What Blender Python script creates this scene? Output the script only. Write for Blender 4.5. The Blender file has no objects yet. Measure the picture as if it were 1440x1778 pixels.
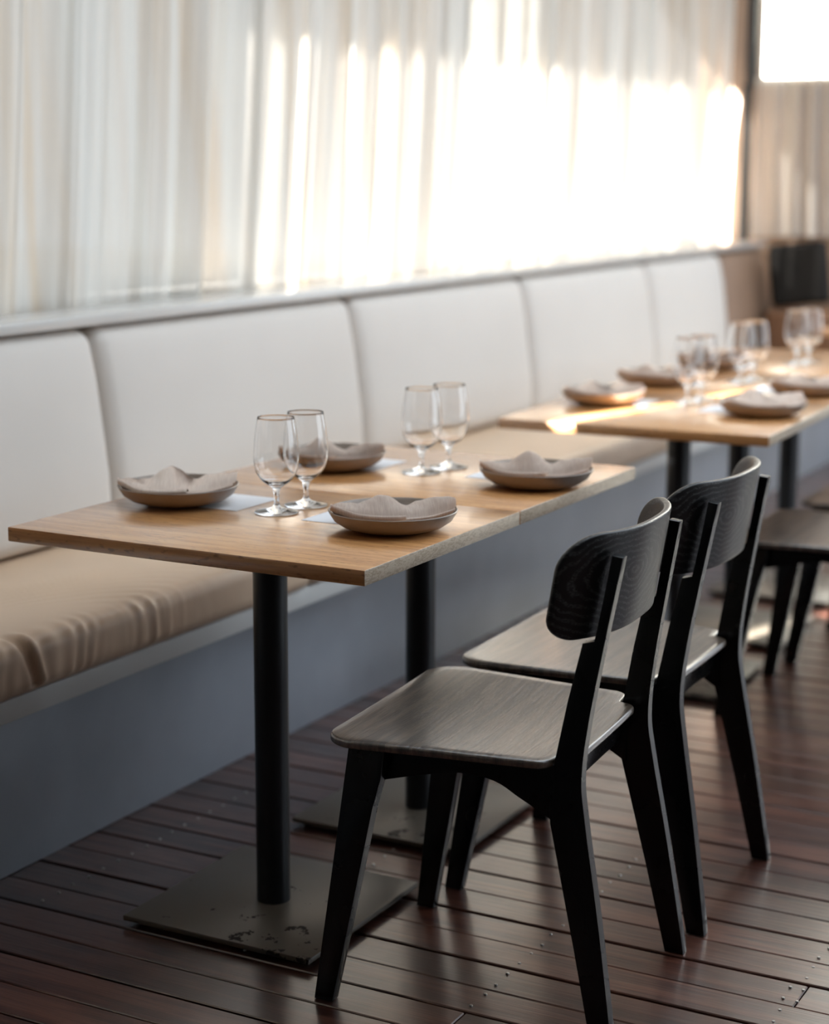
import bpy, bmesh, math, random
from mathutils import Vector, Matrix, noise

sc = bpy.context.scene
COL = sc.collection
rnd = random.Random(7)

# ------------------------------------------------------------------ camera
CX, CY, CZ = -2.4177, -1.3900, 1.3679
YAW, PITCH, ROLL, FPX = 0.4937, 0.1874, 0.0033, 3150.37
PITCH_V = PITCH
_f = Vector((math.cos(YAW)*math.cos(PITCH), math.sin(YAW)*math.cos(PITCH), -math.sin(PITCH)))
_r = Vector((math.sin(YAW), -math.cos(YAW), 0))
_u = _r.cross(_f)
_r2 = _r*math.cos(ROLL) + _u*math.sin(ROLL)
_u2 = -_r*math.sin(ROLL) + _u*math.cos(ROLL)
cam_d = bpy.data.cameras.new('camera')
cam = bpy.data.objects.new('camera', cam_d)
COL.objects.link(cam)
cam.matrix_world = Matrix(((_r2.x, _u2.x, -_f.x, CX), (_r2.y, _u2.y, -_f.y, CY),
                           (_r2.z, _u2.z, -_f.z, CZ), (0, 0, 0, 1)))
cam_d.sensor_fit = 'HORIZONTAL'
cam_d.sensor_width = 36
cam_d.lens = FPX/1440*36
cam_d.clip_end = 200
cam_d.dof.use_dof = True
cam_d.dof.focus_distance = 2.98
cam_d.dof.aperture_fstop = 2.7
sc.camera = cam

# ------------------------------------------------------------------ sky, sun, exposure
w = bpy.data.worlds.new('sky')
sc.world = w
w.use_nodes = True
bg = w.node_tree.nodes['Background']
bg.inputs[0].default_value = (0.80, 0.90, 1.0, 1)
bg.inputs[1].default_value = 3.1
SUN_EL = math.radians(15)
SUN_H = Vector((-0.965, 0.262, 0)).normalized()           # horizontal direction towards the sun
sun_dir = (SUN_H*math.cos(SUN_EL) + Vector((0, 0, math.sin(SUN_EL)))).normalized()
sl = bpy.data.lights.new('sun', 'SUN')
sl.energy = 175
sl.angle = math.radians(0.6)
sl.color = (1.0, 0.97, 0.92)
so = bpy.data.objects.new('sun', sl)
COL.objects.link(so)
so.location = (-4, 6, 6)
so.rotation_euler = sun_dir.to_track_quat('Z', 'Y').to_euler()
sc.view_settings.view_transform = 'Standard'
sc.view_settings.look = 'None'
sc.view_settings.gamma = 1
sc.view_settings.use_curve_mapping = False
sc.view_settings.exposure = -0.12
sc.cycles.max_bounces = 12
sc.cycles.diffuse_bounces = 5
sc.cycles.glossy_bounces = 4
sc.cycles.transmission_bounces = 10
sc.cycles.transparent_max_bounces = 12
sc.cycles.sample_clamp_indirect = 4
sc.cycles.caustics_refractive = False
sc.cycles.caustics_reflective = False
try:
    sc.cycles.use_denoising = True
    sc.cycles.denoiser = 'OPENIMAGEDENOISE'
except Exception:
    pass

# ------------------------------------------------------------------ materials
def mat(name):
    m = bpy.data.materials.new(name)
    m.use_nodes = True
    return m, m.node_tree.nodes, m.node_tree.links, m.node_tree.nodes['Principled BSDF']

def simple(name, col, rough=0.5, metal=0.0, spec=0.5, noise_amt=0.0, nscale=8.0, bump=0.0, bscale=200):
    m, N, L, P = mat(name)
    P.inputs['Base Color'].default_value = (*col, 1)
    P.inputs['Roughness'].default_value = rough
    P.inputs['Metallic'].default_value = metal
    P.inputs['Specular IOR Level'].default_value = spec
    tc = N.new('ShaderNodeTexCoord')
    if noise_amt:
        n = N.new('ShaderNodeTexNoise'); n.inputs['Scale'].default_value = nscale
        n.inputs['Detail'].default_value = 6
        L.new(tc.outputs['Object'], n.inputs['Vector'])
        r = N.new('ShaderNodeValToRGB')
        r.color_ramp.elements[0].position = 0.3
        r.color_ramp.elements[1].position = 0.7
        r.color_ramp.elements[0].color = (*[c*(1-noise_amt) for c in col], 1)
        r.color_ramp.elements[1].color = (*[min(1, c*(1+noise_amt)) for c in col], 1)
        L.new(n.outputs['Fac'], r.inputs[0]); L.new(r.outputs[0], P.inputs['Base Color'])
    if bump:
        n = N.new('ShaderNodeTexNoise'); n.inputs['Scale'].default_value = bscale
        L.new(tc.outputs['Object'], n.inputs['Vector'])
        b = N.new('ShaderNodeBump'); b.inputs['Strength'].default_value = bump
        b.inputs['Distance'].default_value = 0.002
        L.new(n.outputs['Fac'], b.inputs['Height']); L.new(b.outputs[0], P.inputs['Normal'])
    return m

def ramp(N, stops):
    r = N.new('ShaderNodeValToRGB')
    els = r.color_ramp.elements
    els[0].position, els[0].color = stops[0][0], (*stops[0][1], 1)
    els[1].position, els[1].color = stops[-1][0], (*stops[-1][1], 1)
    for p, c in stops[1:-1]:
        e = els.new(p); e.color = (*c, 1)
    return r

def wood(name, dark, mid, light, rough, stretch=(30, 2.0, 30), ring=3.0, coat=0.0, rough_var=0.1, bump=0.25,
         per_object=False, flecks=False, spec=0.5, coat_ior=1.5):
    """grain runs along the axis with the small stretch value"""
    m, N, L, P = mat(name)
    tc = N.new('ShaderNodeTexCoord')
    mp = N.new('ShaderNodeMapping'); mp.inputs['Scale'].default_value = stretch
    L.new(tc.outputs['Object'], mp.inputs['Vector'])
    vec = mp.outputs['Vector']
    if per_object:
        oi = N.new('ShaderNodeObjectInfo')
        ad = N.new('ShaderNodeVectorMath'); ad.operation = 'ADD'
        ml = N.new('ShaderNodeVectorMath'); ml.operation = 'SCALE'
        cb = N.new('ShaderNodeCombineXYZ')
        L.new(oi.outputs['Random'], cb.inputs[0]); L.new(oi.outputs['Random'], cb.inputs[2])
        L.new(cb.outputs[0], ml.inputs[0]); ml.inputs['Scale'].default_value = 57
        L.new(vec, ad.inputs[0]); L.new(ml.outputs[0], ad.inputs[1]); vec = ad.outputs[0]
    n1 = N.new('ShaderNodeTexNoise'); n1.inputs['Scale'].default_value = 1.0; n1.inputs['Detail'].default_value = 5
    n1.inputs['Roughness'].default_value = 0.6
    L.new(vec, n1.inputs['Vector'])
    # large growth rings
    mr = N.new('ShaderNodeMath'); mr.operation = 'MULTIPLY'; mr.inputs[1].default_value = ring
    L.new(n1.outputs['Fac'], mr.inputs[0])
    fr = N.new('ShaderNodeMath'); fr.operation = 'PINGPONG'; fr.inputs[1].default_value = 0.5
    L.new(mr.outputs[0], fr.inputs[0])
    # fine pores
    mp2 = N.new('ShaderNodeMapping'); mp2.inputs['Scale'].default_value = (14, 14 if stretch[1] > 5 else 5, 14)
    L.new(vec, mp2.inputs['Vector'])
    n2 = N.new('ShaderNodeTexNoise'); n2.inputs['Scale'].default_value = 1.0; n2.inputs['Detail'].default_value = 3
    L.new(mp2.outputs[0], n2.inputs['Vector'])
    mx = N.new('ShaderNodeMath'); mx.operation = 'ADD'
    m5 = N.new('ShaderNodeMath'); m5.operation = 'MULTIPLY'; m5.inputs[1].default_value = 1.1
    L.new(fr.outputs[0], m5.inputs[0])
    m6 = N.new('ShaderNodeMath'); m6.operation = 'MULTIPLY'; m6.inputs[1].default_value = 0.5
    L.new(n2.outputs['Fac'], m6.inputs[0])
    L.new(m5.outputs[0], mx.inputs[0]); L.new(m6.outputs[0], mx.inputs[1])
    r = ramp(N, [(0.15, dark), (0.5, mid), (0.9, light)])
    L.new(mx.outputs[0], r.inputs[0])
    colout = r.outputs[0]
    if per_object:
        hs = N.new('ShaderNodeHueSaturation')
        mr2 = N.new('ShaderNodeMapRange'); mr2.inputs[3].default_value = 0.6; mr2.inputs[4].default_value = 1.35
        L.new(oi.outputs['Random'], mr2.inputs[0]); L.new(mr2.outputs[0], hs.inputs['Value'])
        L.new(colout, hs.inputs['Color']); colout = hs.outputs[0]
        # traffic wear
        geo = N.new('ShaderNodeNewGeometry')
        nw = N.new('ShaderNodeTexNoise'); nw.inputs['Scale'].default_value = 5; nw.inputs['Detail'].default_value = 8
        nw.inputs['Roughness'].default_value = 0.7
        L.new(geo.outputs['Position'], nw.inputs['Vector'])
        rw = ramp(N, [(0.42, (0, 0, 0)), (0.7, (1, 1, 1))])
        L.new(nw.outputs['Fac'], rw.inputs[0])
        mxw = N.new('ShaderNodeMixRGB'); mxw.inputs[2].default_value = (light[0]*1.1, light[1]*1.15, light[2]*1.2, 1)
        mw = N.new('ShaderNodeMath'); mw.operation = 'MULTIPLY'; mw.inputs[1].default_value = 0.45
        L.new(rw.outputs[0], mw.inputs[0]); L.new(mw.outputs[0], mxw.inputs[0])
        L.new(colout, mxw.inputs[1]); colout = mxw.outputs[0]
    if flecks:
        mpf = N.new('ShaderNodeMapping'); mpf.inputs['Scale'].default_value = (260, 45, 120)
        L.new(tc.outputs['Object'], mpf.inputs['Vector'])
        nf = N.new('ShaderNodeTexNoise'); nf.inputs['Scale'].default_value = 1; nf.inputs['Detail'].default_value = 2
        L.new(mpf.outputs[0], nf.inputs['Vector'])
        rf = ramp(N, [(0.60, (1, 1, 1)), (0.70, (0.55, 0.5, 0.45))])
        L.new(nf.outputs['Fac'], rf.inputs[0])
        mm = N.new('ShaderNodeMixRGB'); mm.blend_type = 'MULTIPLY'; mm.inputs[0].default_value = 1
        L.new(colout, mm.inputs[1]); L.new(rf.outputs[0], mm.inputs[2]); colout = mm.outputs[0]
    L.new(colout, P.inputs['Base Color'])
    rr = N.new('ShaderNodeMapRange'); rr.inputs[3].default_value = rough-rough_var; rr.inputs[4].default_value = rough+rough_var
    nr = N.new('ShaderNodeTexNoise'); nr.inputs['Scale'].default_value = 9; nr.inputs['Detail'].default_value = 6
    L.new(tc.outputs['Object'], nr.inputs['Vector'])
    L.new(nr.outputs['Fac'], rr.inputs[0]); L.new(rr.outputs[0], P.inputs['Roughness'])
    P.inputs['Coat Weight'].default_value = coat
    P.inputs['Coat Roughness'].default_value = 0.20
    P.inputs['Coat IOR'].default_value = coat_ior
    P.inputs['Specular IOR Level'].default_value = spec
    b = N.new('ShaderNodeBump'); b.inputs['Strength'].default_value = bump; b.inputs['Distance'].default_value = 0.0012
    L.new(mx.outputs[0], b.inputs['Height']); L.new(b.outputs[0], P.inputs['Normal'])
    return m

M = {}
M['deck'] = wood('deck_wood', (0.013, 0.0037, 0.0025), (0.048, 0.015, 0.009), (0.105, 0.040, 0.025), 0.33,
                 stretch=(26, 1.6, 26), ring=3.5, per_object=True, coat=0.8, rough_var=0.13, bump=0.35)
M['oak'] = wood('varnished_oak', (0.46, 0.20, 0.066), (0.62, 0.295, 0.10), (0.73, 0.385, 0.15), 0.38,
                stretch=(22, 1.5, 34), ring=4.0, coat=1.0, coat_ior=2.1, rough_var=0.05, bump=0.12, flecks=True)
M['oak_end'] = wood('oak_end_grain', (0.34, 0.25, 0.17), (0.52, 0.42, 0.31), (0.62, 0.52, 0.40), 0.42,
                    stretch=(16, 16, 60), ring=9.0, coat=0.3, rough_var=0.05, bump=0.1)
M['chair'] = wood('black_ash_frame', (0.002, 0.002, 0.0022), (0.003, 0.003, 0.0033), (0.005, 0.005, 0.0055), 0.27,
                  stretch=(60, 60, 5), ring=3.0, rough_var=0.03, bump=0.06, spec=0.35)
M['chair_seat'] = wood('black_ash_seat', (0.003, 0.002, 0.0015), (0.040, 0.029, 0.020), (0.125, 0.092, 0.064), 0.36,
                       stretch=(3.0, 42, 10), ring=3.2, rough_var=0.05, bump=1.0, spec=1.0, coat=1.0, coat_ior=1.8)

def back_material():
    m, N, L, P = mat('black_ash_backrest')
    tc = N.new('ShaderNodeTexCoord')
    mp = N.new('ShaderNodeMapping')
    mp.inputs['Location'].default_value = (0.075, 0, -0.752)
    mp.inputs['Scale'].default_value = (1, 0.001, 1)
    L.new(tc.outputs['Object'], mp.inputs['Vector'])
    mp2 = N.new('ShaderNodeMapping'); mp2.inputs['Scale'].default_value = (0.62, 1, 1.55)
    L.new(mp.outputs[0], mp2.inputs['Vector'])
    nd = N.new('ShaderNodeTexNoise'); nd.inputs['Scale'].default_value = 16; nd.inputs['Detail'].default_value = 3
    L.new(tc.outputs['Object'], nd.inputs['Vector'])
    ln = N.new('ShaderNodeVectorMath'); ln.operation = 'LENGTH'
    L.new(mp2.outputs[0], ln.inputs[0])
    a1 = N.new('ShaderNodeMath'); a1.operation = 'MULTIPLY_ADD'
    L.new(nd.outputs['Fac'], a1.inputs[0]); a1.inputs[1].default_value = 0.045; L.new(ln.outputs['Value'], a1.inputs[2])
    a2 = N.new('ShaderNodeMath'); a2.operation = 'MULTIPLY'; a2.inputs[1].default_value = 66
    L.new(a1.outputs[0], a2.inputs[0])
    pp = N.new('ShaderNodeMath'); pp.operation = 'FRACT'
    L.new(a2.outputs[0], pp.inputs[0])
    # pores: short dashes inside the open early wood
    mp3 = N.new('ShaderNodeMapping'); mp3.inputs['Scale'].default_value = (260, 1, 1100)
    L.new(tc.outputs['Object'], mp3.inputs['Vector'])
    n3 = N.new('ShaderNodeTexNoise'); n3.inputs['Scale'].default_value = 1; n3.inputs['Detail'].default_value = 1
    L.new(mp3.outputs[0], n3.inputs['Vector'])
    r3 = ramp(N, [(0.47, (0, 0, 0)), (0.56, (1, 1, 1))]); L.new(n3.outputs['Fac'], r3.inputs[0])
    r4 = ramp(N, [(0.52, (0, 0, 0)), (0.62, (1, 1, 1)), (0.92, (0.9, 0.9, 0.9)), (1.0, (0, 0, 0))])
    L.new(pp.outputs[0], r4.inputs[0])
    mu = N.new('ShaderNodeMath'); mu.operation = 'MULTIPLY'
    L.new(r3.outputs[0], mu.inputs[0]); L.new(r4.outputs[0], mu.inputs[1])
    mc = N.new('ShaderNodeMixRGB')
    mc.inputs[1].default_value = (0.003, 0.003, 0.0035, 1); mc.inputs[2].default_value = (0.045, 0.045, 0.045, 1)
    L.new(mu.outputs[0], mc.inputs[0]); L.new(mc.outputs[0], P.inputs['Base Color'])
    P.inputs['Roughness'].default_value = 0.36
    P.inputs['Specular IOR Level'].default_value = 0.45
    b = N.new('ShaderNodeBump'); b.inputs['Strength'].default_value = 0.25; b.inputs['Distance'].default_value = 0.001
    iv = N.new('ShaderNodeMath'); iv.operation = 'SUBTRACT'; iv.inputs[0].default_value = 1
    L.new(mu.outputs[0], iv.inputs[1]); L.new(iv.outputs[0], b.inputs['Height']); L.new(b.outputs[0], P.inputs['Normal'])
    return m
M['chair_back'] = back_material()

M['black_metal'] = simple('black_powder_coated_steel', (0.005, 0.006, 0.008), 0.38, 0.0, 0.5, bump=0.1, bscale=400)

def plate_steel():
    m, N, L, P = mat('worn_black_steel_plate')
    tc = N.new('ShaderNodeTexCoord')
    n = N.new('ShaderNodeTexNoise'); n.inputs['Scale'].default_value = 26; n.inputs['Detail'].default_value = 6
    n.inputs['Roughness'].default_value = 0.65
    L.new(tc.outputs['Object'], n.inputs['Vector'])
    # chipping concentrates near the aisle-side corner of the plate
    sx = N.new('ShaderNodeSeparateXYZ'); L.new(tc.outputs['Object'], sx.inputs[0])
    ds = N.new('ShaderNodeVectorMath'); ds.operation = 'DISTANCE'
    ds.inputs[1].default_value = (-0.165, -0.135, 0.02)
    L.new(tc.outputs['Object'], ds.inputs[0])
    mr = N.new('ShaderNodeMapRange'); mr.inputs[1].default_value = 0.0; mr.inputs[2].default_value = 0.30
    mr.inputs[3].default_value = 0.13; mr.inputs[4].default_value = -0.05
    L.new(ds.outputs['Value'], mr.inputs[0])
    ad = N.new('ShaderNodeMath'); ad.operation = 'ADD'
    L.new(n.outputs['Fac'], ad.inputs[0]); L.new(mr.outputs[0], ad.inputs[1])
    r = ramp(N, [(0.655, (0, 0, 0)), (0.67, (1, 1, 1))])
    L.new(ad.outputs[0], r.inputs[0])
    mx = N.new('ShaderNodeMixRGB'); mx.inputs[1].default_value = (0.105, 0.088, 0.068, 1)
    mx.inputs[2].default_value = (0.014, 0.009, 0.006, 1)
    L.new(r.outputs[0], mx.inputs[0]); L.new(mx.outputs[0], P.inputs['Base Color'])
    rr = N.new('ShaderNodeMapRange'); rr.inputs[3].default_value = 0.36; rr.inputs[4].default_value = 0.9
    L.new(r.outputs[0], rr.inputs[0]); L.new(rr.outputs[0], P.inputs['Roughness'])
    b = N.new('ShaderNodeBump'); b.inputs['Strength'].default_value = 0.3; b.inputs['Distance'].default_value = 0.001
    b.invert = True
    L.new(r.outputs[0], b.inputs['Height']); L.new(b.outputs[0], P.inputs['Normal'])
    return m
M['plate_steel'] = plate_steel()
M['seat_fabric'] = simple('beige_vinyl_upholstery', (0.66, 0.49, 0.345), 0.40, 0, 0.5, 0.06, 3, 0.15, 500)
M['back_fabric'] = simple('pale_upholstery', (0.63, 0.585, 0.54), 0.65, 0, 0.3, 0.03, 2, 0.15, 500)
M['bench_paint'] = simple('pale_painted_board', (0.62, 0.62, 0.60), 0.45, 0, 0.5, 0.02, 4)
M['plinth_paint'] = simple('grey_concrete_plinth', (0.28, 0.30, 0.335), 0.34, 0, 0.5, 0.14, 3.5, 0.2, 60)
M['ledge'] = simple('glossy_painted_ledge', (0.60, 0.585, 0.56), 0.16, 0, 0.6, 0.02, 4)
M['stone'] = simple('taupe_stoneware', (0.27, 0.215, 0.175), 0.42, 0, 0.5, 0.08, 30, 0.2, 150)
M['paper'] = simple('white_menu_paper', (0.80, 0.80, 0.82), 0.6)
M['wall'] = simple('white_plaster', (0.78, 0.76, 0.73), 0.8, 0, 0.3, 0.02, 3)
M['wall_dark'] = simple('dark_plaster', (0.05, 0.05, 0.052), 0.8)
M['ceiling'] = simple('white_ceiling_paint', (0.82, 0.81, 0.79), 0.8)
M['tan_wall'] = simple('tan_timber_lining', (0.30, 0.20, 0.135), 0.6, 0, 0.4, 0.12, 5)
M['frame_dark'] = simple('black_window_frame', (0.012, 0.012, 0.013), 0.4)
M['black_cushion'] = simple('black_cushion_cloth', (0.012, 0.011, 0.010), 0.85, 0, 0.2, 0.2, 9)
M['brown_cushion'] = simple('brown_leather', (0.17, 0.085, 0.045), 0.5, 0, 0.4, 0.12, 6)
M['shaded_back'] = simple('shaded_back_upholstery', (0.26, 0.165, 0.11), 0.55, 0, 0.4, 0.08, 6)  # shade on the far end of the back cushions, put into the colour
M['under'] = simple('deck_cavity', (0.006, 0.005, 0.005), 0.9)
M['ext_wall'] = simple('ochre_render', (0.36, 0.24, 0.14), 0.85, 0, 0.3, 0.06, 4)
M['ext_pale'] = simple('cream_render', (0.45, 0.44, 0.39), 0.85, 0, 0.3, 0.04, 3)
M['ground'] = simple('grey_paving', (0.06, 0.058, 0.055), 0.8, 0, 0.3, 0.08, 2)
M['steel'] = simple('stainless_screw', (0.40, 0.38, 0.36), 0.3, 1.0)
M['leaf'] = simple('green_leaves', (0.16, 0.26, 0.08), 0.6, 0, 0.3, 0.2, 20)

def napkin_material():
    m, N, L, P = mat('taupe_linen')
    tc = N.new('ShaderNodeTexCoord')
    mp = N.new('ShaderNodeMapping'); mp.inputs['Scale'].default_value = (520, 30, 60)
    L.new(tc.outputs['Object'], mp.inputs['Vector'])
    n = N.new('ShaderNodeTexNoise'); n.inputs['Scale'].default_value = 1; n.inputs['Detail'].default_value = 2
    L.new(mp.outputs[0], n.inputs['Vector'])
    r = ramp(N, [(0.3, (0.74, 0.60, 0.51)), (0.7, (0.88, 0.75, 0.65))])
    L.new(n.outputs['Fac'], r.inputs[0]); L.new(r.outputs[0], P.inputs['Base Color'])
    P.inputs['Roughness'].default_value = 0.85
    P.inputs['Specular IOR Level'].default_value = 0.2
    P.inputs['Sheen Weight'].default_value = 0.25
    b = N.new('ShaderNodeBump'); b.inputs['Strength'].default_value = 0.2; b.inputs['Distance'].default_value = 0.001
    L.new(n.outputs['Fac'], b.inputs['Height']); L.new(b.outputs[0], P.inputs['Normal'])
    return m
M['napkin'] = napkin_material()

def glass_material(name='clear_glass', rough=0.0):
    m, N, L, P = mat(name)
    P.inputs['Base Color'].default_value = (1, 1, 1, 1)
    P.inputs['Transmission Weight'].default_value = 1
    P.inputs['Roughness'].default_value = rough
    P.inputs['IOR'].default_value = 1.47
    return m
M['glass'] = glass_material()

def pane_material():
    m, N, L, P = mat('window_glass')
    out = N['Material Output']
    t = N.new('ShaderNodeBsdfTransparent'); g = N.new('ShaderNodeBsdfGlossy'); g.inputs['Roughness'].default_value = 0.02
    fr = N.new('ShaderNodeFresnel'); fr.inputs[0].default_value = 1.45
    mx = N.new('ShaderNodeMixShader')
    L.new(fr.outputs[0], mx.inputs[0]); L.new(t.outputs[0], mx.inputs[1]); L.new(g.outputs[0], mx.inputs[2])
    L.new(mx.outputs[0], out.inputs['Surface'])
    return m
M['pane'] = pane_material()

def curtain_material(name, col, trans, t_mix=0.7, clear=0.08):
    m, N, L, P = mat(name)
    N.remove(P)
    out = N['Material Output']
    tc = N.new('ShaderNodeTexCoord')
    mp = N.new('ShaderNodeMapping'); mp.inputs['Scale'].default_value = (700, 700, 12)
    L.new(tc.outputs['Object'], mp.inputs['Vector'])
    n = N.new('ShaderNodeTexNoise'); n.inputs['Scale'].default_value = 1; n.inputs['Detail'].default_value = 2
    L.new(mp.outputs[0], n.inputs['Vector'])
    r = ramp(N, [(0.3, tuple(c*0.93 for c in trans)), (0.7, trans)])
    L.new(n.outputs['Fac'], r.inputs[0])
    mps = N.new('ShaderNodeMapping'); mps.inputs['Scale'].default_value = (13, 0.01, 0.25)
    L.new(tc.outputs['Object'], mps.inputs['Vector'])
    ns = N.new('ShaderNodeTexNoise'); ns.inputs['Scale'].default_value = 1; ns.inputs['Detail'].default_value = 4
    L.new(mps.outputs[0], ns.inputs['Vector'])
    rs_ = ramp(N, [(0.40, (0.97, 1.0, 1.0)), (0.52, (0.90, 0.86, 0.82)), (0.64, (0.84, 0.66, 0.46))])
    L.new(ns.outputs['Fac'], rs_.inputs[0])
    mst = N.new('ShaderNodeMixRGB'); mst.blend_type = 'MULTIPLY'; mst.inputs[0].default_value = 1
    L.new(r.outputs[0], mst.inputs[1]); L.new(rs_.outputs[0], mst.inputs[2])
    r = mst
    d = N.new('ShaderNodeBsdfDiffuse'); d.inputs[0].default_value = (*col, 1)
    t = N.new('ShaderNodeBsdfTranslucent'); L.new(r.outputs[0], t.inputs[0])
    mx = N.new('ShaderNodeMixShader'); mx.inputs[0].default_value = t_mix
    L.new(d.outputs[0], mx.inputs[1]); L.new(t.outputs[0], mx.inputs[2])
    tr = N.new('ShaderNodeBsdfTransparent')
    mx2 = N.new('ShaderNodeMixShader'); mx2.inputs[0].default_value = clear
    L.new(mx.outputs[0], mx2.inputs[1]); L.new(tr.outputs[0], mx2.inputs[2])
    L.new(mx2.outputs[0], out.inputs['Surface'])
    return m
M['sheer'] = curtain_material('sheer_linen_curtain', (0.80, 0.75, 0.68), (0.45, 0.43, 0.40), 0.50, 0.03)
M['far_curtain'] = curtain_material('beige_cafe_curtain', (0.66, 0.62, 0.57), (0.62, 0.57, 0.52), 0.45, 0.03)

# ------------------------------------------------------------------ mesh helpers
def obj(name, bm, m, parent=None, loc=None, smooth=True, sharp=35, kind=None, label=None):
    me = bpy.data.meshes.new(name)
    bmesh.ops.recalc_face_normals(bm, faces=bm.faces)
    if smooth:
        for f in bm.faces: f.smooth = True
    bm.to_mesh(me); bm.free()
    if smooth:
        me.set_sharp_from_angle(angle=math.radians(sharp))
    if m is not None: me.materials.append(m)
    o = bpy.data.objects.new(name, me)
    COL.objects.link(o)
    if parent is not None: o.parent = parent
    if loc is not None: o.location = loc
    if kind: o['kind'] = kind
    if label: o['label'] = label
    return o

def empty(name, loc, rz=0.0):
    o = bpy.data.objects.new(name, None)
    COL.objects.link(o)
    o.empty_display_size = 0.1
    o.location = loc
    o.rotation_euler = (0, 0, rz)
    return o

def tag(o, label, cat, group=None):
    o['label'] = label; o['category'] = cat
    if group: o['group'] = group
    return o

def copy_tree(o, parent=None):
    c = o.copy(); COL.objects.link(c)
    if parent is not None: c.parent = parent
    for ch in [x for x in o.children]:
        copy_tree(ch, c)
    return c

def box(bm, x0, x1, y0, y1, z0, z1, bevel=0.0, seg=2):
    vs = [bm.verts.new(p) for p in ((x0, y0, z0), (x1, y0, z0), (x1, y1, z0), (x0, y1, z0),
                                    (x0, y0, z1), (x1, y0, z1), (x1, y1, z1), (x0, y1, z1))]
    fs = [bm.faces.new([vs[i] for i in q]) for q in ((0, 3, 2, 1), (4, 5, 6, 7), (0, 1, 5, 4), (1, 2, 6, 5), (2, 3, 7, 6), (3, 0, 4, 7))]
    if bevel:
        es = list({e for f in fs for e in f.edges})
        bmesh.ops.bevel(bm, geom=es, offset=bevel, segments=seg, affect='EDGES', profile=0.5)
    return bm

def lathe(bm, prof, n=48, close=False):
    rings = []
    for r, z in prof:
        if r < 1e-6:
            rings.append([bm.verts.new((0, 0, z))])
        else:
            rings.append([bm.verts.new((r*math.cos(2*math.pi*i/n), r*math.sin(2*math.pi*i/n), z)) for i in range(n)])
    pairs = list(zip(rings[:-1], rings[1:]))
    if close: pairs.append((rings[-1], rings[0]))
    for a, b in pairs:
        if len(a) == 1 and len(b) == 1: continue
        for i in range(n):
            j = (i+1) % n
            if len(a) == 1: bm.faces.new((a[0], b[j], b[i]))
            elif len(b) == 1: bm.faces.new((a[i], a[j], b[0]))
            else: bm.faces.new((a[i], a[j], b[j], b[i]))
    return bm

def catmull(pts, sub=6):
    out = []
    P = [pts[0]] + list(pts) + [pts[-1]]
    for i in range(1, len(P)-2):
        p0, p1, p2, p3 = [Vector((*P[i+k], 0)[:3]) for k in (-1, 0, 1, 2)]
        for s in range(sub):
            t = s/sub
            q = 0.5*((2*p1) + (-p0+p2)*t + (2*p0-5*p1+4*p2-p3)*t*t + (-p0+3*p1-3*p2+p3)*t*t*t)
            out.append((q.x, q.y))
    out.append(tuple(pts[-1]))
    return out

def prism(bm, poly, tfun, t, bevel=0.0015):
    """poly in (y,z); tfun(y,z)-> x centre; thickness t; bevelled long edges"""
    A = [bm.verts.new((tfun(y, z)-t/2, y, z)) for y, z in poly]
    B = [bm.verts.new((tfun(y, z)+t/2, y, z)) for y, z in poly]
    fa = bm.faces.new(A); fb = bm.faces.new(B[::-1])
    n = len(poly)
    for i in range(n):
        bm.faces.new((A[i], B[i], B[(i+1) % n], A[(i+1) % n]))
    if bevel:
        es = list({e for f in (fa, fb) for e in f.edges})
        bmesh.ops.bevel(bm, geom=es, offset=bevel, segments=2, affect='EDGES', profile=0.5)
    return bm

def rounded_outline(corners, seg=8):
    """corners: list of (x,y,r) counter-clockwise -> rounded polygon"""
    out = []
    n = len(corners)
    for i in range(n):
        x, y, r = corners[i]
        p = Vector((x, y)); a = Vector(corners[i-1][:2]); b = Vector(corners[(i+1) % n][:2])
        da = (a-p).normalized(); db = (b-p).normalized()
        ang = da.angle(db)
        d = r/math.tan(ang/2)
        s = p+da*d; e = p+db*d
        c = p+(da+db).normalized()*(r/math.sin(ang/2))
        v0 = s-c; v1 = e-c
        tot = v0.angle(v1)
        sgn = 1 if v0.x*v1.y-v0.y*v1.x > 0 else -1
        for k in range(seg+1):
            t = sgn*tot*k/seg
            out.append((c.x+v0.x*math.cos(t)-v0.y*math.sin(t), c.y+v0.x*math.sin(t)+v0.y*math.cos(t)))
    # subdivide long runs
    res = []
    for i in range(len(out)):
        a = Vector(out[i]); b = Vector(out[(i+1) % len(out)])
        k = max(1, int((b-a).length/0.02))
        for j in range(k):
            q = a.lerp(b, j/k); res.append((q.x, q.y))
    return res

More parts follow.
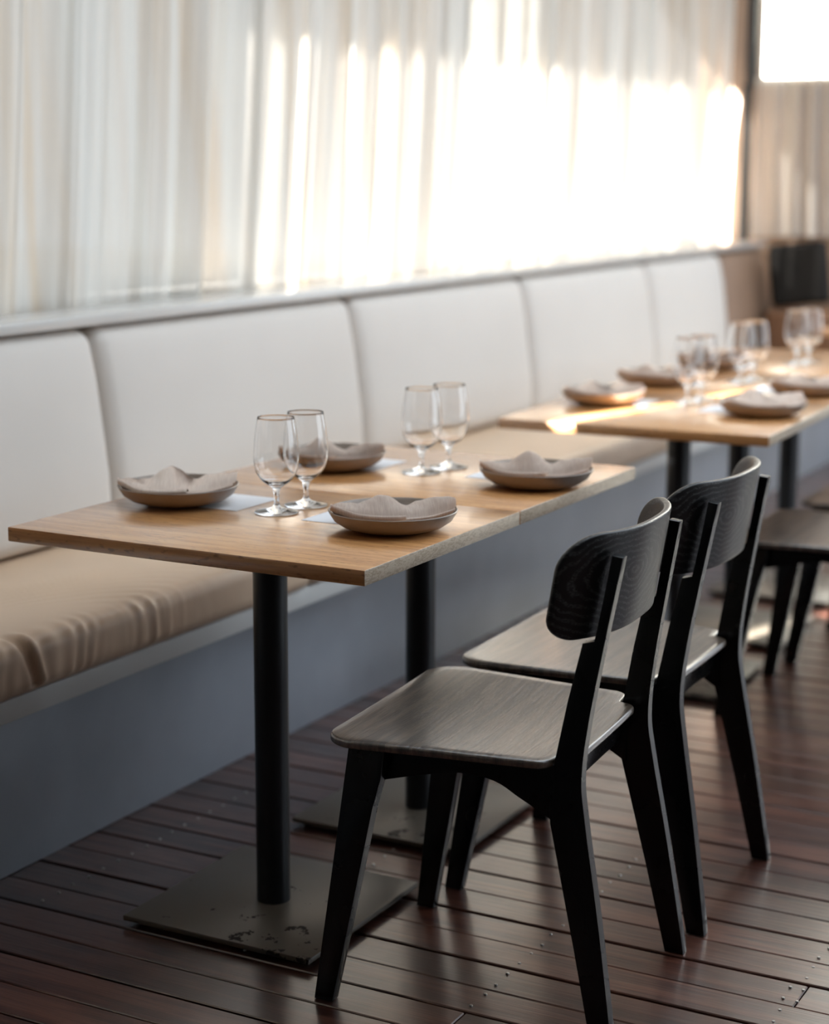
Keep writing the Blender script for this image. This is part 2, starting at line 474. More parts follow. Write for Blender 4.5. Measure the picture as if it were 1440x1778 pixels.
def slab(bm, outline, T, bev, mapf, rings=9):
    """closed slab: outline in (u,v), thickness T (w from -T/2..T/2), mapped by mapf(u,v,w)"""
    cx = sum(p[0] for p in outline)/len(outline); cy = sum(p[1] for p in outline)/len(outline)
    n = len(outline)
    def inset(d, k=1.0):
        o = []
        for x, y in outline:
            dx, dy = x-cx, y-cy
            l = math.hypot(dx, dy)
            s = (l-d)/l*k
            o.append((cx+dx*s, cy+dy*s))
        return o
    layers = []
    for k in [i/rings for i in range(rings)]:
        if k == 0: layers.append([(cx, cy, T/2)])
        else: layers.append([(x, y, T/2) for x, y in inset(bev, k)])
    for a in range(0, 5):
        t = a/4*math.pi
        # half circle-ish rim with flat middle
        pass
    rim = []
    for a in (0, 30, 60, 90):
        t = math.radians(a)
        rim.append([(x, y, T/2-bev+bev*math.cos(t)) for x, y in inset(bev*(1-math.sin(t)))])
    for a in (90, 60, 30, 0):
        t = math.radians(a)
        rim.append([(x, y, -T/2+bev-bev*math.cos(t)) for x, y in inset(bev*(1-math.sin(t)))])
    layers += rim
    for k in [i/rings for i in range(rings-1, -1, -1)]:
        if k == 0: layers.append([(cx, cy, -T/2)])
        else: layers.append([(x, y, -T/2) for x, y in inset(bev, k)])
    V = [[bm.verts.new(mapf(*p)) for p in lay] for lay in layers]
    for a, b in zip(V[:-1], V[1:]):
        for i in range(n):
            j = (i+1) % n
            if len(a) == 1: bm.faces.new((a[0], b[i], b[j]))
            elif len(b) == 1: bm.faces.new((a[i], b[0], a[j]))
            else: bm.faces.new((a[i], b[i], b[j], a[j]))
    bmesh.ops.remove_doubles(bm, verts=bm.verts, dist=1e-6)
    return bm

def puff(bm, dims, rad, res, disp=None):
    """rounded box centred on origin; res=(nx,ny,nz)"""
    hx, hy, hz = [d/2 for d in dims]
    n = res
    def rp(p):
        q = Vector((max(-hx+rad, min(hx-rad, p.x)), max(-hy+rad, min(hy-rad, p.y)), max(-hz+rad, min(hz-rad, p.z))))
        d = p-q
        if d.length > 1e-9: p = q+d.normalized()*rad
        return p
    def lin(h, k):
        # denser samples in the rounded rim
        e = [-h+rad*(1-math.cos(math.radians(a))) for a in (0, 25, 50, 75)]
        e[0] = -h
        mid = [(-h+rad)+(2*h-2*rad)*i/k for i in range(k+1)]
        return e+mid+[-v for v in e[::-1]]
    X, Y, Z = lin(hx, n[0]), lin(hy, n[1]), lin(hz, n[2])
    def grid(A, B, f):
        V = [[bm.verts.new(f(a, b)) for b in B] for a in A]
        for i in range(len(A)-1):
            for j in range(len(B)-1):
                bm.faces.new((V[i][j], V[i+1][j], V[i+1][j+1], V[i][j+1]))
    for s in (-1, 1):
        grid(X, Y, lambda a, b: (a, b, s*hz)); grid(X, Z, lambda a, b: (a, s*hy, b)); grid(Y, Z, lambda a, b: (s*hx, a, b))
    bmesh.ops.remove_doubles(bm, verts=bm.verts, dist=1e-5)
    for v in bm.verts: v.co = rp(v.co)
    bmesh.ops.remove_doubles(bm, verts=bm.verts, dist=1e-5)
    if disp:
        for v in bm.verts: v.co = disp(v.co.copy())
    return bm

def struct(name, bm, m, parent=None, **k):
    o = obj(name, bm, m, parent, smooth=False, **k)
    o['kind'] = 'structure'
    return o
def sbox(name, x0, x1, y0, y1, z0, z1, m, parent=None):
    return struct(name, box(bmesh.new(), x0, x1, y0, y1, z0, z1), m, parent)

# ------------------------------------------------------------------ room shell
XL, XR, YF, YB, ZC = -3.7, 6.3, -3.6, 1.62, 2.95
floor = sbox('floor', XL, XR, YF, YB, -0.10, -0.030, M['under'])
def multi(name, boxes, m):
    bm = bmesh.new()
    for b in boxes: box(bm, *b)
    return struct(name, bm, m)
# window wall: plinth below the sill, solid end with a narrow light slot, header above
WY0, WY1 = 1.60, 1.72
multi('wall_window', [(-1.95, XR, WY0, WY1, -0.1, 1.03),
                      (XL-0.1, -3.14, WY0, WY1, -0.1, ZC),
                      (-2.46, -1.95, WY0, WY1, -0.1, ZC), (-3.14, -2.46, WY0, WY1, -0.1, 1.43),
                      (-3.14, -2.46, WY0, WY1, 1.72, 1.94), (-3.14, -2.46, WY0, WY1, 2.50, ZC),
                      (-1.95, XR, WY0, WY1, 2.70, ZC)], M['wall'])
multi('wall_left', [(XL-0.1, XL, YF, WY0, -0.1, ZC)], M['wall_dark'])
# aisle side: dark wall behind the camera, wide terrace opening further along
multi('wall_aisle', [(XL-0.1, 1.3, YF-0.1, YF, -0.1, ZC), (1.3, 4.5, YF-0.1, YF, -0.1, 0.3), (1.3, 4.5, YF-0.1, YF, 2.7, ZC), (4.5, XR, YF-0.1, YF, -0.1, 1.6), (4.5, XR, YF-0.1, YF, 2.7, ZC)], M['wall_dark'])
SKX0, SKX1, SKY0, SKY1 = -0.2, 6.2, -3.4, 0.55                 # roof light above the aisle
multi('ceiling', [(XL-0.1, SKX0, YF-0.1, WY1, ZC, ZC+0.1), (SKX0, XR+0.1, SKY1, WY1, ZC, ZC+0.1),
                  (SKX0, XR+0.1, YF-0.1, SKY0, ZC, ZC+0.1), (SKX1, XR+0.1, SKY0, SKY1, ZC, ZC+0.1)], M['ceiling'])
sbox('roof_sun_blocker', SKX0-0.1, SKX0, YF-0.1, WY1, ZC+0.1, ZC+2.2, M['ceiling'])          # unseen upstand added to stop sun entering the roof light
# far wall with a window near the corner
WYa, WYb, WZa = 1.045, 1.432, 1.785
multi('wall_far', [(XR, XR+0.12, 0.75, WYa, -0.1, ZC), (XR, XR+0.12, -2.3, 0.75, 2.8, ZC), (XR, XR+0.12, -2.3, 0.75, -0.1, 0.04), (XR, XR+0.12, YF, -2.3, -0.1, ZC), (XR, XR+0.12, WYb, WY1, -0.1, ZC),
                   (XR, XR+0.12, WYa, WYb, -0.1, WZa), (XR, XR+0.12, WYa, WYb, 2.7, ZC)], M['tan_wall'])
win = struct('window_1', box(box(box(box(bmesh.new(), XR-0.02, XR+0.03, WYb, WYb+0.045, WZa-0.02, 2.72),
             XR-0.02, XR+0.03, WYa-0.03, WYa, WZa-0.02, 2.72), XR-0.02, XR+0.03, WYa, WYb, WZa-0.02, WZa),
             XR-0.02, XR+0.03, WYa, WYb, 2.70, 2.72), M['frame_dark'])
obj('pane', box(bmesh.new(), XR+0.002, XR+0.008, WYa, WYb, WZa, 2.70), M['pane'], win, smooth=False)
struct('trim_1', box(bmesh.new(), XR-0.155, XR-0.115, 1.402, 1.446, 1.028, WZa-0.02), M['frame_dark'])

# ------------------------------------------------------------------ outside
struct('ground', box(bmesh.new(), -30, 30, -30, 30, -0.5, -0.4), M['ground'])
struct('trim_2', box(bmesh.new(), -1.86, -1.74, 1.73, 2.575, -0.4, 3.1), M['ext_wall'])          # blade wall outside
struct('trim_3', box(bmesh.new(), -1.73, 6.29, 1.73, 2.49, 2.70, 2.80), M['wall_dark'])           # eave
sbox('facade_light_blocker', XR, XR+0.12, 1.73, 2.60, -0.4, 3.1, M['wall_dark'])           # unseen wall added to keep facade light off the curtain
nb = empty('neighbouring_building', (9.5, 1.6, -0.4))
tag(nb, 'sunlit cream building seen through the far window', 'building')
bmw = bmesh.new(); box(bmw, 0, 0.2, -3.2, 3.0, 0, 4.6)
obj('wall', bmw, M['ext_pale'], nb, smooth=False)
for k in range(14):
    obj('board', box(bmesh.new(), -0.02, 0.0, -3.2, 3.0, 1.2+k*0.22, 1.2+k*0.22+0.205), M['ext_pale'], nb, smooth=False)
fr = obj('window', box(bmesh.new(), -0.06, -0.022, 0.27, 0.52, 2.80, 3.6), M['frame_dark'], nb, smooth=False)
obj('window_pane', box(bmesh.new(), -0.075, -0.061, 0.295, 0.495, 2.83, 3.57), simple('blue_grey_glass', (0.35, 0.45, 0.55), 0.1), fr, smooth=False)

# ------------------------------------------------------------------ deck boards
PW, PITCHX = 0.0875, 0.0926
x = 0.0815-14*PITCHX
i = -14
row = 0
plank_cache = {}
screws = bmesh.new()
JOISTS = [-2.877, -2.422, -1.967, -1.512, -1.057, -0.602+0.0, -0.146, 0.309, 0.764]
def plank_mesh(length):
    key = round(length, 3)
    if key not in plank_cache:
        bm = box(bmesh.new(), 0, PW, 0, length, -0.022, 0, 0.0018, 1)
        me = bpy.data.meshes.new('plank')
        bmesh.ops.recalc_face_normals(bm, faces=bm.faces)
        bm.to_mesh(me); bm.free()
        me.materials.append(M['deck'])
        plank_cache[key] = me
    return plank_cache[key]
joint = {3: -0.6155, -1: -0.146, 4: 0.309, 7: -1.512, 9: -0.602, 12: 0.309}
while x < XR-0.1:
    jy = joint.get(i, rnd.choice([-2.422, -1.967, -1.512, 1.2, -1.057]))
    xx = x + rnd.uniform(-0.0008, 0.0008)
    for (a, b) in ((-3.4, jy-0.0012), (jy+0.0012, 0.95)):
        if b-a < 0.08: continue
        if b > 0.95: b = 0.95
        me = plank_mesh(b-a)
        o = bpy.data.objects.new('plank', me); COL.objects.link(o); o.parent = floor
        o.location = (xx, a, rnd.uniform(-0.0012, 0.0012))
    if 0 <= i < 9:
        for j in JOISTS:
            if j < -1.2: continue
            ys = (j-0.013, j+0.013) if abs(j-jy) < 0.03 else (j,)
            for yy in ys:
                for xs in (0.020, PW-0.020):
                    bmesh.ops.create_cone(screws, cap_ends=True, segments=8, radius1=0.0034, radius2=0.0026, depth=0.002,
                                          matrix=Matrix.Translation((xx+xs+rnd.uniform(-.002, .002), yy+rnd.uniform(-.003, .003), 0.0012)))
    x += PITCHX; i += 1
obj('screw_heads', screws, M['steel'], floor, kind='stuff')

# ------------------------------------------------------------------ curtains
def curtain(name, length, z0, z1, amp, seed, period, m, lean=0.0, dx=0.006, nz=28, thick_amp=1.0):
    rs = random.Random(seed)
    # knots: irregular pleats
    xs = []; xpos = -0.3; s = 1
    while xpos < length+0.6:
        xs.append((xpos, s*rs.uniform(0.45, 1.0), rs.uniform(-1, 1)))
        s = -s; xpos += period*rs.uniform(0.28, 0.85)
    def fold(t, k):
        # smooth interpolation between knots, knots drift with k (0 top..1 bottom)
        lo = 0; hi = len(xs)-1
        while hi-lo > 1:
            mid = (lo+hi)//2
            if xs[mid][0]+xs[mid][2]*0.020*k <= t: lo = mid
            else: hi = mid
        a, b = xs[lo], xs[hi]
        xa, xb = a[0]+a[2]*0.020*k, b[0]+b[2]*0.020*k
        q = max(0, min(1, (t-xa)/(xb-xa)))
        q = q*q*(3-2*q)
        return a[1]*(1-q)+b[1]*q
    bm = bmesh.new()
    nx = int(length/dx)
    prev = None
    for i in range(nx+1):
        t = i*dx
        colv = []
        for j in range(nz+1):
            k = 1-j/nz          # 1 at the bottom
            z = z0+(z1-z0)*j/nz
            drift = lean*(k**1.6)
            tt = t+drift
            y = amp*(0.75+0.35*k)*fold(tt, k)+amp*0.14*math.sin(tt*71+3*math.sin(tt*9))+amp*0.10*math.sin(tt*157+k*1.5)
            x_ = t + amp*0.35*math.sin(tt*38+1.3)
            zz = z + (0.006*math.sin(t*9.0) if j == 0 else 0)
            colv.append(bm.verts.new((x_, y, zz)))
        if prev:
            for j in range(nz):
                bm.faces.new((prev[j], colv[j], colv[j+1], prev[j+1]))
        prev = colv
    return obj(name, bm, m, smooth=True, sharp=180)
c1 = curtain('sheer_curtain', 8.1, 0.97, 2.74, 0.042, 11, 0.215, M['sheer'], lean=0.13)
c1.location = (-1.92, 1.535, 0)
tag(c1, 'long sheer white linen curtain hanging in folds across the window above the bench', 'curtain')
c2 = curtain('cafe_curtain', 0.46, 1.045, 1.80, 0.021, 5, 0.085, M['far_curtain'], lean=0.02, dx=0.004)
c2.rotation_euler = (0, 0, math.radians(90)); c2.location = (6.215, 0.945, 0)
tag(c2, 'short beige cafe curtain hanging below the bright far window', 'curtain')

# ------------------------------------------------------------------ banquette
bench = empty('banquette_bench', (2.0, 1.1, 0))
tag(bench, 'long built-in bench with grey plinth, pale seat edge and ledge under the curtain', 'bench')
BX0, BX1 = -3.2, 6.16
def bpart(name, b, m, bev=0.002):
    bm = box(bmesh.new(), b[0]-2.0, b[1]-2.0, b[2]-1.1, b[3]-1.1, b[4], b[5], bev)
    return obj(name, bm, m, bench)
bpart('plinth', (BX0, BX1, 0.905, 1.468, 0.0, 0.345), M['plinth_paint'])
bpart('seat_board', (BX0, BX1, 0.820, 1.44, 0.3455, 0.390), M['bench_paint'], 0.003)
bpart('back_panel', (BX0, BX1, 1.445, 1.468, 0.3455, 1.000), M['brown_cushion'])  # brown colour stands in for shade in the back cushion seams
bpart('ledge', (BX0, BX1, 1.300, 1.470, 1.001, 1.027), M['ledge'], 0.003)

def prof(z):
    pts = [(0.38, 1.232), (0.5, 1.236), (0.648, 1.243), (0.766, 1.258), (0.876, 1.273), (0.96, 1.291), (1.03, 1.315)]
    for (a, ya), (b, yb) in zip(pts[:-1], pts[1:]):
        if z <= b: return ya+(yb-ya)*(z-a)/(b-a)
    return pts[-1][1]
seams = [-1.395, -0.199, 0.997, 2.197, 3.388, 4.585, 5.50, 6.14]
blabels = ['pale upholstered bench back cushion at the left edge, behind the plate by the near corner',
           'pale upholstered bench back cushion second from the left, behind the near glasses',
           'pale upholstered bench back cushion third from left, behind the far glasses of the near table',
           'pale upholstered bench back cushion fourth from the left, above the bench seat between the tables',
           'pale upholstered bench back cushion furthest away',
           'far end of the last bench back cushion, its shade put into a brown colour, beside the black cushion']
li = 0
for k in range(1, 7):
    x0, x1 = seams[k]+0.003, seams[k+1]-0.003
    z0, z1 = 0.512, 0.998
    zc = (z0+z1)/2; L_ = x1-x0; T_ = 0.12
    def disp(p, L_=L_, zc=zc, T_=T_):
        z = p.z+zc
        u = p.x/(L_/2)
        bul = 0.012*(1-u**4)*(1-((p.z)/0.245)**4)
        if p.y < 0: p.y -= bul
        p.y += prof(z)+T_/2+0.010
        p.z = z
        p.y += 0.0015*noise.noise(Vector((p.x*3, z*4, 2.0)))
        return p
    bm = puff(bmesh.new(), (L_, T_, z1-z0), 0.042, (20, 3, 12), disp)
    o = obj('back_cushion', bm, M['back_fabric'] if k < 6 else M['shaded_back'], sharp=180)
    o.location = ((x0+x1)/2, 0, 0)
    tag(o, blabels[k-1], 'cushion', 'back cushions along the bench')

def wrinkle(x, y, z, front):
    # folds fan out of the near end of the seat and curl over its front edge
    def ss(a, b, t):
        t = max(0.0, min(1.0, (t-a)/(b-a))); return t*t*(3-2*t)
    dx = (x+0.12)/1.15; dy = (y-0.78)/0.46
    q = math.sqrt(max(0, dx*dx+dy*dy))
    n = noise.noise(Vector((x*2.0, y*3.0, 0.4)))
    n2 = noise.noise(Vector((x*4.0, y*6.0, 3.4)))
    env = ss(0.36, 0.56, q)*ss(1.0, 0.74, q)*ss(1.24, 1.10, y)
    s = (1-abs(math.sin(math.pi*(q*23+1.3*n))))**1.7
    h = env*0.0042*s*max(0.0, 0.55+1.5*n2)
    h += env*0.0035*n
    if front > 0:
        g = math.sin(2*math.pi*(x*24+0.9*noise.noise(Vector((x*6, z*9, 5.0)))+z*1.5))
        h += front*ss(0.85, 0.15, x)*0.0024*g*(0.6+noise.noise(Vector((x*9, 1.0, 2.0))))
        xc = 0.135+0.35*(0.45-z)
        h += front*(-0.011*math.exp(-((x-xc)/0.010)**2)+0.005*math.exp(-((x-xc-0.024)/0.009)**2))
    return h
sx = [-1.25, -0.04-0.0, 1.155, 2.35, 3.545, 4.74, 6.14]
slabels = ['',
           'wrinkled beige bench seat cushion at the left edge beside the near table',
           'beige bench seat cushion under the far half of the near table',
           'beige bench seat cushion in the gap between the two table groups',
           'beige bench seat cushion under the far tables',
           'beige bench seat cushion at the far end of the bench']
for k in range(1, 6):
    x0, x1 = sx[k]+0.002, sx[k+1]-0.002
    yc, zc = (0.800+1.432)/2, (0.391+0.500)/2
    Lx, Ly, Lz = x1-x0, 1.432-0.800, 0.500-0.391
    xm = (x0+x1)/2
    def disp(p, k=k, Lx=Lx, Lz=Lz, xm=xm, zc=zc):
        u = p.x/(Lx/2)
        top = max(0, p.z/(Lz/2)); front = max(0, -p.y/(0.316))
        x_, y_, = p.x+xm, p.y+yc
        if p.z > 0: p.z += 0.008*(1-abs(u)**5)*(1-(abs(p.y)/0.316)**3)*top
        if p.y < -0.25: p.y -= 0.004*(1-abs(u)**4)*(1-(p.z/0.06)**2)
        if k <= 1:
            ff = max(0.0, min(1.0, (-p.y-0.255)/0.05))
            wv = wrinkle(x_, y_, p.z+zc, ff)
            if p.z > -Lz/2+0.012:
                p.z += wv*top*1.0
                p.y -= wv*1.2*ff*(1-top*0.6)
        else:
            p.z += 0.0022*top*noise.noise(Vector((x_*4, y_*5, 1.0)))
            p.y -= 0.003*max(0.0, min(1.0, (-p.y-0.255)/0.05))*noise.noise(Vector((x_*9, p.z*8, 1.0)))
        return p
    nx = int(Lx/0.0055) if k <= 1 else 40
    bm = puff(bmesh.new(), (Lx, Ly, Lz), 0.030, (nx, 110 if k <= 1 else 14, 8 if k <= 1 else 3), disp)
    o = obj('seat_cushion', bm, M['seat_fabric'], sharp=180)
    o.location = (xm, yc, zc)
    tag(o, slabels[k], 'cushion', 'seat cushions along the bench')

# corner cushions at the far end of the bench
bm = puff(bmesh.new(), (0.10, 0.27, 0.29), 0.03, (4, 10, 10))
o = obj('black_cushion', bm, M['black_cushion'], sharp=180)
o.rotation_euler = (math.radians(-7), math.radians(4), math.radians(3)); o.location = (5.95, 1.075, 0.888)
tag(o, 'black square cushion standing against the far end of the bench', 'cushion')
bm = puff(bmesh.new(), (0.28, 0.40, 0.205), 0.03, (4, 10, 10))
o = obj('bolster_cushion', bm, M['brown_cushion'], sharp=180)
o.location = (5.985, 1.01, 0.623)
tag(o, 'brown leather bolster under the black cushion at the bench end', 'cushion')
# ------------------------------------------------------------------ tables
def make_table(loc, W, D, px, py, label, group, rz=0.0, H=0.745):
    """W along the bench, D away from it; px,py pole centre; origin at near aisle corner"""
    t = empty('dining_table', (loc[0], loc[1], 0), rz)
    tag(t, label, 'table', group)
    bm = box(bmesh.new(), 0.0007, W-0.0007, 0, D, H-0.0262, H, 0.0022, 2)
    top = obj('tabletop', bm, M['oak'], t)
    top.data.materials.append(M['oak_end'])
    for f in top.data.polygons:
        if abs(f.normal.y) > 0.9: f.material_index = 1
    bm = lathe(bmesh.new(), [(0, -0.352), (0.0315, -0.352), (0.0315, 0.349), (0, 0.349)], 40)
    obj('pole', bm, M['black_metal'], t, loc=(px, py, 0.362))
    bm = box(bmesh.new(), -0.20, 0.20, -0.20, 0.20, 0.0, 0.010, 0.0015, 2)
    obj('base_plate', bm, M['plate_steel'], t, loc=(px, py, 0.010))
    bm = box(bmesh.new(), -0.12, 0.12, -0.12, 0.12, 0.0, 0.006, 0.001, 1)
    obj('mounting_plate', bm, M['black_metal'], t, loc=(px, py, H-0.0325))
    for sx_ in (-1, 1):
        for sy_ in (-1, 1):
            bm = lathe(bmesh.new(), [(0, 0), (0.015, 0), (0.015, 0.0085), (0, 0.0085)], 16)
            obj('foot', bm, M['black_metal'], t, loc=(px+sx_*0.17, py+sy_*0.17, 0.0014))
    return t
make_table((0, 0), 0.578, 0.7255, 0.287, 0.363, 'nearest oak topped table on a black pole, front corner towards the camera', 'tables pushed together near the camera')
make_table((0.5788, 0), 0.578, 0.7255, 0.290, 0.363, 'oak topped table joined behind the nearest one, with the far pair of glasses', 'tables pushed together near the camera')
A2 = math.radians(2.6)
e1 = Vector((math.cos(A2), math.sin(A2))); e2 = Vector((-math.sin(A2), math.cos(A2)))
O2 = Vector((1.735, -0.111))
off = 0
for (Wk, pole, lab) in ((0.70, (2.145, 0.262), 'blurred oak table first of the back row, crossed by a streak of sunlight'),
                   (0.62, (2.73, 0.285), 'blurred oak table in the middle of the back row'),
                   (0.78, (3.315, 0.307), 'blurred oak table last of the back row, with the furthest pair of glasses')):
    o_ = O2+e1*off
    d = Vector(pole)-o_
    make_table((o_.x, o_.y), Wk, 0.70, d.dot(e1), d.dot(e2), lab, 'tables in the back row', A2)
    off += Wk+0.001
make_table((4.70, -0.09), 0.62, 0.70, 0.31, 0.35, 'small piece of an oak table at the right edge beyond the back row', 'tables in the back row')

# ------------------------------------------------------------------ chairs
def make_chair():
    t = empty('dining_chair', (0, 0, 0))
    # seat
    outl = rounded_outline([(-0.250, 0.240, 0.055), (-0.211, -0.139, 0.026), (-0.158, -0.141, 0.006), (-0.150, -0.172, 0.024),
                            (0.150, -0.172, 0.024), (0.158, -0.141, 0.006), (0.211, -0.139, 0.026), (0.250, 0.240, 0.055)], 9)
    def mp(u, v, w_):
        d = -0.008*max(0, 1-(u/0.23)**2)*max(0, 1-((v-0.0)/0.25)**2)
        return (u, v, 0.458+d+w_)
    obj('seat', slab(bmesh.new(), outl, 0.014, 0.005, mp, 14), M['chair_seat'], t, sharp=50)
    # backrest: curved panel
    outb = rounded_outline([(-0.222, 0.655, 0.040), (0.222, 0.655, 0.040), (0.222, 0.823, 0.055), (-0.222, 0.823, 0.055)], 10)
    def mb(u, v, w_):
        x_ = u*0.985
        curve = 0.084*(abs(u)/0.222)**2.8
        slope = 2.8*0.084/0.222*(abs(u)/0.222)**1.8*(1 if u > 0 else -1)
        n = Vector((-slope, 1)).normalized()
        yb = -0.2275-0.16*(v-0.74)+curve
        return (x_+n.x*w_, yb+n.y*w_, v)
    obj('backrest', slab(bmesh.new(), outb, 0.0125, 0.0045, mb, 14), M['chair_back'], t, sharp=50)
    for s in (-1, 1):
        # front leg
        poly = [(0.262, 0.0), (0.234, 0.22), (0.207, 0.4505), (0.142, 0.4505), (0.150, 0.39), (0.163, 0.34), (0.197, 0.16), (0.228, 0.0)]
        obj('front_leg', prism(bmesh.new(), poly, lambda y, z, s=s: s*(0.213-0.055*z), 0.024, 0.002), M['chair'], t)
        # rear leg rising into the back post
        rear = catmull([(-0.257, 0.0), (-0.226, 0.20), (-0.196, 0.37), (-0.188, 0.44), (-0.196, 0.53), (-0.217, 0.66), (-0.2395, 0.788)], 5)
        front = [(-0.221, 0.790), (-0.201, 0.653), (-0.180, 0.650), (-0.161, 0.56), (-0.143, 0.46), (-0.136, 0.40), (-0.139, 0.36), (-0.187, 0.16), (-0.222, 0.0)]
        obj('rear_leg', prism(bmesh.new(), rear+front, lambda y, z, s=s: s*(0.206-0.062*min(z, 0.8)), 0.022, 0.002), M['chair'], t)
        # side rail with the deep curve at the back
        top_ = [(0.200, 0.4505), (-0.150, 0.4505)]
        low = catmull([(-0.150, 0.352), (-0.120, 0.370), (-0.082, 0.390), (-0.040, 0.411), (0.02, 0.416), (0.09, 0.402), (0.158, 0.384), (0.190, 0.376)], 4)
        obj('side_rail', prism(bmesh.new(), top_+low, lambda y, z, s=s: s*0.174, 0.018, 0.0015), M['chair'], t)
    obj('front_rail', box(bmesh.new(), -0.170, 0.170, 0.172, 0.192, 0.396, 0.4505, 0.0015), M['chair'], t)
    obj('rear_rail', box(bmesh.new(), -0.170, 0.170, -0.140, -0.120, 0.390, 0.4505, 0.0015), M['chair'], t)
    return t
ch = make_chair()
spots = [((0.2435, -0.145), 4.5, 'nearest black wooden chair with a curved back and glossy brown-black seat'),
         ((0.7585, -0.130), 1.5, 'second black wooden chair, just behind the nearest one, its seat shining pale'),
         ((2.08, -0.215), 1, 'blurred black chair at the back row, legs in front of the sunlit floor streak'),
         ((2.655, -0.225), 0, 'furthest black chair at the right edge, only its seat corner showing')]
for k, ((x_, y_), a, lab) in enumerate(spots):
    o = ch if k == 0 else copy_tree(ch)
    o.location = (x_, y_, 0.0015); o.rotation_euler = (0, 0, math.radians(a))
    tag(o, lab, 'chair', 'black chairs along the aisle')

# ------------------------------------------------------------------ tableware
TZ = 0.7452
bm = lathe(bmesh.new(), [(0, 0), (0.060, 0), (0.066, 0.001), (0.090, 0.008), (0.104, 0.0175), (0.1125, 0.031), (0.1140, 0.0345), (0.1128, 0.0360),
                         (0.1108, 0.0350), (0.1085, 0.0300), (0.1010, 0.0205), (0.088, 0.0125), (0.066, 0.0065), (0, 0.006)], 72)
plate0 = obj('plate', bm, M['stone'], sharp=60)

def napkin_mesh(seed):
    rs = random.Random(seed)
    a1, a2, a3 = rs.uniform(-1, 1), rs.uniform(-1, 1), rs.uniform(-1, 1)
    bm = bmesh.new()
    def ss(a, b, t):
        t = max(0.0, min(1.0, (t-a)/(b-a))); return t*t*(3-2*t)
    def bowl(x, y):
        r = math.hypot(x, y)
        P_ = [(0, .0062), (.066, .0067), (.086, .0125), (.099, .0205), (.1065, .030), (.1090, .0352), (.1105, .0368), (.1175, .0368), (.2, .02)]
        for (ra, za), (rb, zb) in zip(P_[:-1], P_[1:]):
            if r <= rb: return za+(zb-za)*(r-ra)/(rb-ra)
        return 0.02
    hp = 0.026+0.007*a2
    def yf(u): return -0.080+0.055*abs(u)**2.2+0.004*math.sin(u*5+a2)+0.010*math.exp(-((u+0.95)/0.2)**2)
    def yb(u): return 0.062-0.040*abs(u)**2.6-0.010*a1*u-0.016*ss(-0.6, -1.0, u)
    def sheet(u, v, yoff=0.0):
        x = 0.110*u+0.003*math.sin(v*4+a1)
        y0, y1 = yf(u)+yoff, yb(u)
        y = y0+(y1-y0)*v
        z = 0.031-0.009*math.exp(-((v-0.24)/0.13)**2)+0.007*ss(0.5, 1.0, abs(u))+0.003*v
        z += 0.85*hp*math.exp(-((u+0.24+0.1*a1)/(0.30+0.05*a3))**2-((v-0.80)/0.36)**2)
        z += (0.013+0.004*a3)*ss(0.0, 0.75, u)*math.exp(-((v-0.72)/0.34)**2)
        z -= 0.006*math.exp(-((u-0.22)/0.13)**2)*ss(0.3, 1.0, v)
        z += 0.0022*math.sin(u*9+v*3+a2)*v+0.0007*math.sin(u*30+v*9+a1)*v
        return Vector((x, y, max(z, bowl(x, y)+0.003)))
    def grid(f, n, m_):
        V = [[bm.verts.new(f(i/n, j/m_)) for j in range(m_+1)] for i in range(n+1)]
        for i in range(n):
            for j in range(m_):
                bm.faces.new((V[i][j], V[i+1][j], V[i+1][j+1], V[i][j+1]))
    def rolled(u, s, rad, lift, back, under, yoff):
        c = sheet(u, 0.0, yoff)+Vector((0, 0, lift))
        base = c.z-2*rad
        if s < 0.25:                       # hidden layer running forward underneath
            q = 1-s/0.25
            p = sheet(u, q*under, yoff)
            p.z = max(base+(p.z-c.z+lift)*0.75*q-0.001*q, bowl(p.x, p.y)+0.0012)
            return p
        if s < 0.45:                       # roll around the front edge
            t = (s-0.25)/0.20*math.pi
            return Vector((c.x, c.y-rad*1.25*math.sin(t), max(c.z-rad-rad*math.cos(t), bowl(c.x, c.y-rad*math.sin(t))+0.001)))
        q = (s-0.45)/0.55
        p = sheet(u, q*back, yoff); p.z += lift*(1-ss(0, 1, q)*0.5)
        return p
    grid(lambda a, b: rolled(-1+1.98*a, b, 0.0035, 0.002, 1.0, 0.5, 0.0), 60, 50)
    ue = 0.20+0.12*a3
    grid(lambda a, b: rolled(-0.99+(ue+0.99)*a, b, 0.0058-0.0010*math.sin(a*3+a1), 0.0100-0.0015*math.sin(a*3), 0.15+0.05*math.sin(a*3.1), 0.20,
                             -0.009+0.004*math.sin(a*5+a2)), 44, 36)
    bmesh.ops.solidify(bm, geom=bm.faces[:], thickness=0.0014)
    for v in bm.verts: v.co.z = max(v.co.z, bowl(v.co.x, v.co.y)+0.0010)
    return bm
nap_vars = [obj('napkin', napkin_mesh(s), M['napkin'], sharp=180) for s in (1, 4, 9)]

def glass_mesh():
    outer = catmull([(0.0405, 0.0012), (0.0395, 0.0030), (0.025, 0.0060), (0.0100, 0.0105), (0.0052, 0.0165), (0.0046, 0.028),
                     (0.0062, 0.040), (0.0085, 0.0465), (0.0145, 0.0510), (0.0265, 0.0600), (0.0375, 0.0760), (0.0418, 0.0980),
                     (0.0414, 0.118), (0.0385, 0.148), (0.0338, 0.1765)], 5)
    inner = catmull([(0.0332, 0.1770), (0.0378, 0.148), (0.0406, 0.118), (0.0411, 0.098), (0.0367, 0.0767), (0.0254, 0.0615), (0.0130, 0.0560), (0.0, 0.0545)], 5)
    prof_ = [(0, 0.0), (0.038, 0.0)]+outer+[(0.0335, 0.1773)]+inner
    return lathe(bmesh.new(), prof_, 56)
glass0 = obj('wine_glass', glass_mesh(), M['glass'], sharp=80)

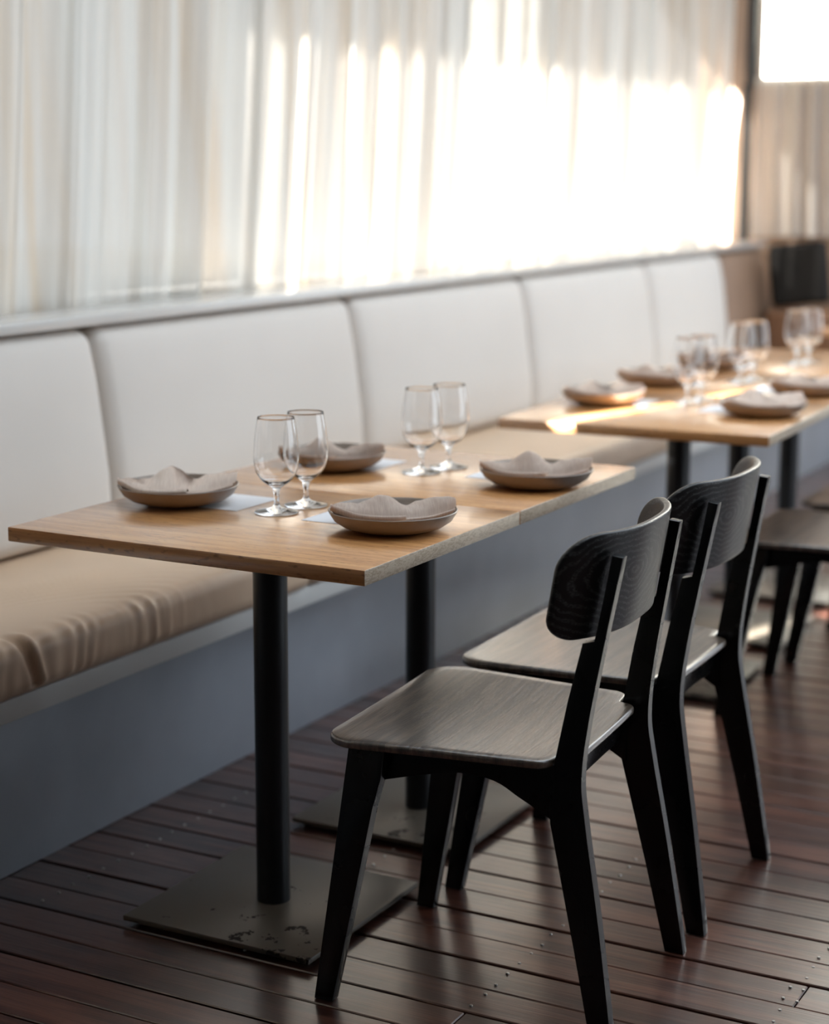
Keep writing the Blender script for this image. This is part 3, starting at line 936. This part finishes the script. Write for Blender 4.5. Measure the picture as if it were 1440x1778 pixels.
first = {'p': True, 'n': [True, True, True], 'g': True, 'm': True}
mbm = box(bmesh.new(), -0.074, 0.074, -0.105, 0.105, 0, 0.0004)
menu0 = obj('menu_card', mbm, M['paper'], smooth=False)
def place(o0, flag, loc, rz, label, cat, group):
    if first.get(flag, True):
        first[flag] = False; o = o0
    else:
        o = copy_tree(o0)
    o.location = loc; o.rotation_euler = (0, 0, math.radians(rz))
    tag(o, label, cat, group)
    return o
CAMR = math.degrees(YAW)-90
def setting(cx, cy, menu, var, rz, where, paper=True):
    z = TZ
    if paper:
        place(menu0, 'm', (menu[0], menu[1], z), menu[2], 'white paper menu under plate %s' % where, 'menu', 'paper menus under the plates')
        z += 0.0005
    place(plate0, 'p', (cx, cy, z), rz, 'taupe stoneware plate %s' % where, 'plate', 'taupe plates on the tables')
    place(nap_vars[var], 'n%d' % var, (cx, cy, z+0.0005), CAMR+rz, 'taupe linen napkin on plate %s' % where, 'napkin', 'linen napkins on the plates')
setting(0.341, 0.601, (0.394, 0.561, 0), 0, 0, 'at the wall side of the nearest table')
setting(0.314, 0.123, (0.379, 0.202, 0), 1, 4, 'nearest to the camera at the aisle edge')
setting(0.830, 0.556, (0.911, 0.565, 0), 2, 0, 'behind the near glasses, by the bench')
setting(0.845, 0.090, (0.936, 0.154, 0), 0, -8, 'on the aisle side beyond the table seam')
setting(2.110, 0.470, (2.17, 0.46, 3), 2, 5, 'at the wall side of the first back table')
setting(2.590, 0.505, (2.66, 0.49, 3), 1, 0, 'at the wall side of the middle back table')
setting(3.100, 0.520, (3.17, 0.51, 3), 0, 0, 'at the wall side of the last back table')
setting(2.095, 0.020, (2.15, 0.09, 3), 0, 12, 'at the aisle edge of the first back table')
setting(2.570, 0.040, (2.64, 0.11, 3), 1, 5, 'at the right edge on the back row')
gl = [((0.345, 0.384), 'clear stemmed glass, left one of the near pair on the nearest table'),
      ((0.432, 0.3745), 'clear stemmed glass, right one of the near pair on the nearest table'),
      ((0.868, 0.362), 'clear stemmed glass, left one of the far pair on the near tables'),
      ((0.955, 0.343), 'clear stemmed glass, right one of the far pair on the near tables'),
      ((2.225, 0.272), 'blurred glass, left one of the first pair on the back row'),
      ((2.312, 0.262), 'blurred glass, right one of the first pair on the back row'),
      ((2.760, 0.300), 'blurred glass, left one of the middle pair on the back row'),
      ((2.847, 0.288), 'blurred glass, right one of the middle pair on the back row'),
      ((3.335, 0.300), 'blurred glass, left one of the furthest pair on the back row'),
      ((3.422, 0.288), 'blurred glass, right one of the furthest pair on the back row')]
for k, ((gx, gy), lab) in enumerate(gl):
    place(glass0, 'g', (gx, gy, TZ), 0, lab, 'glass', 'stemmed glasses on the tables')
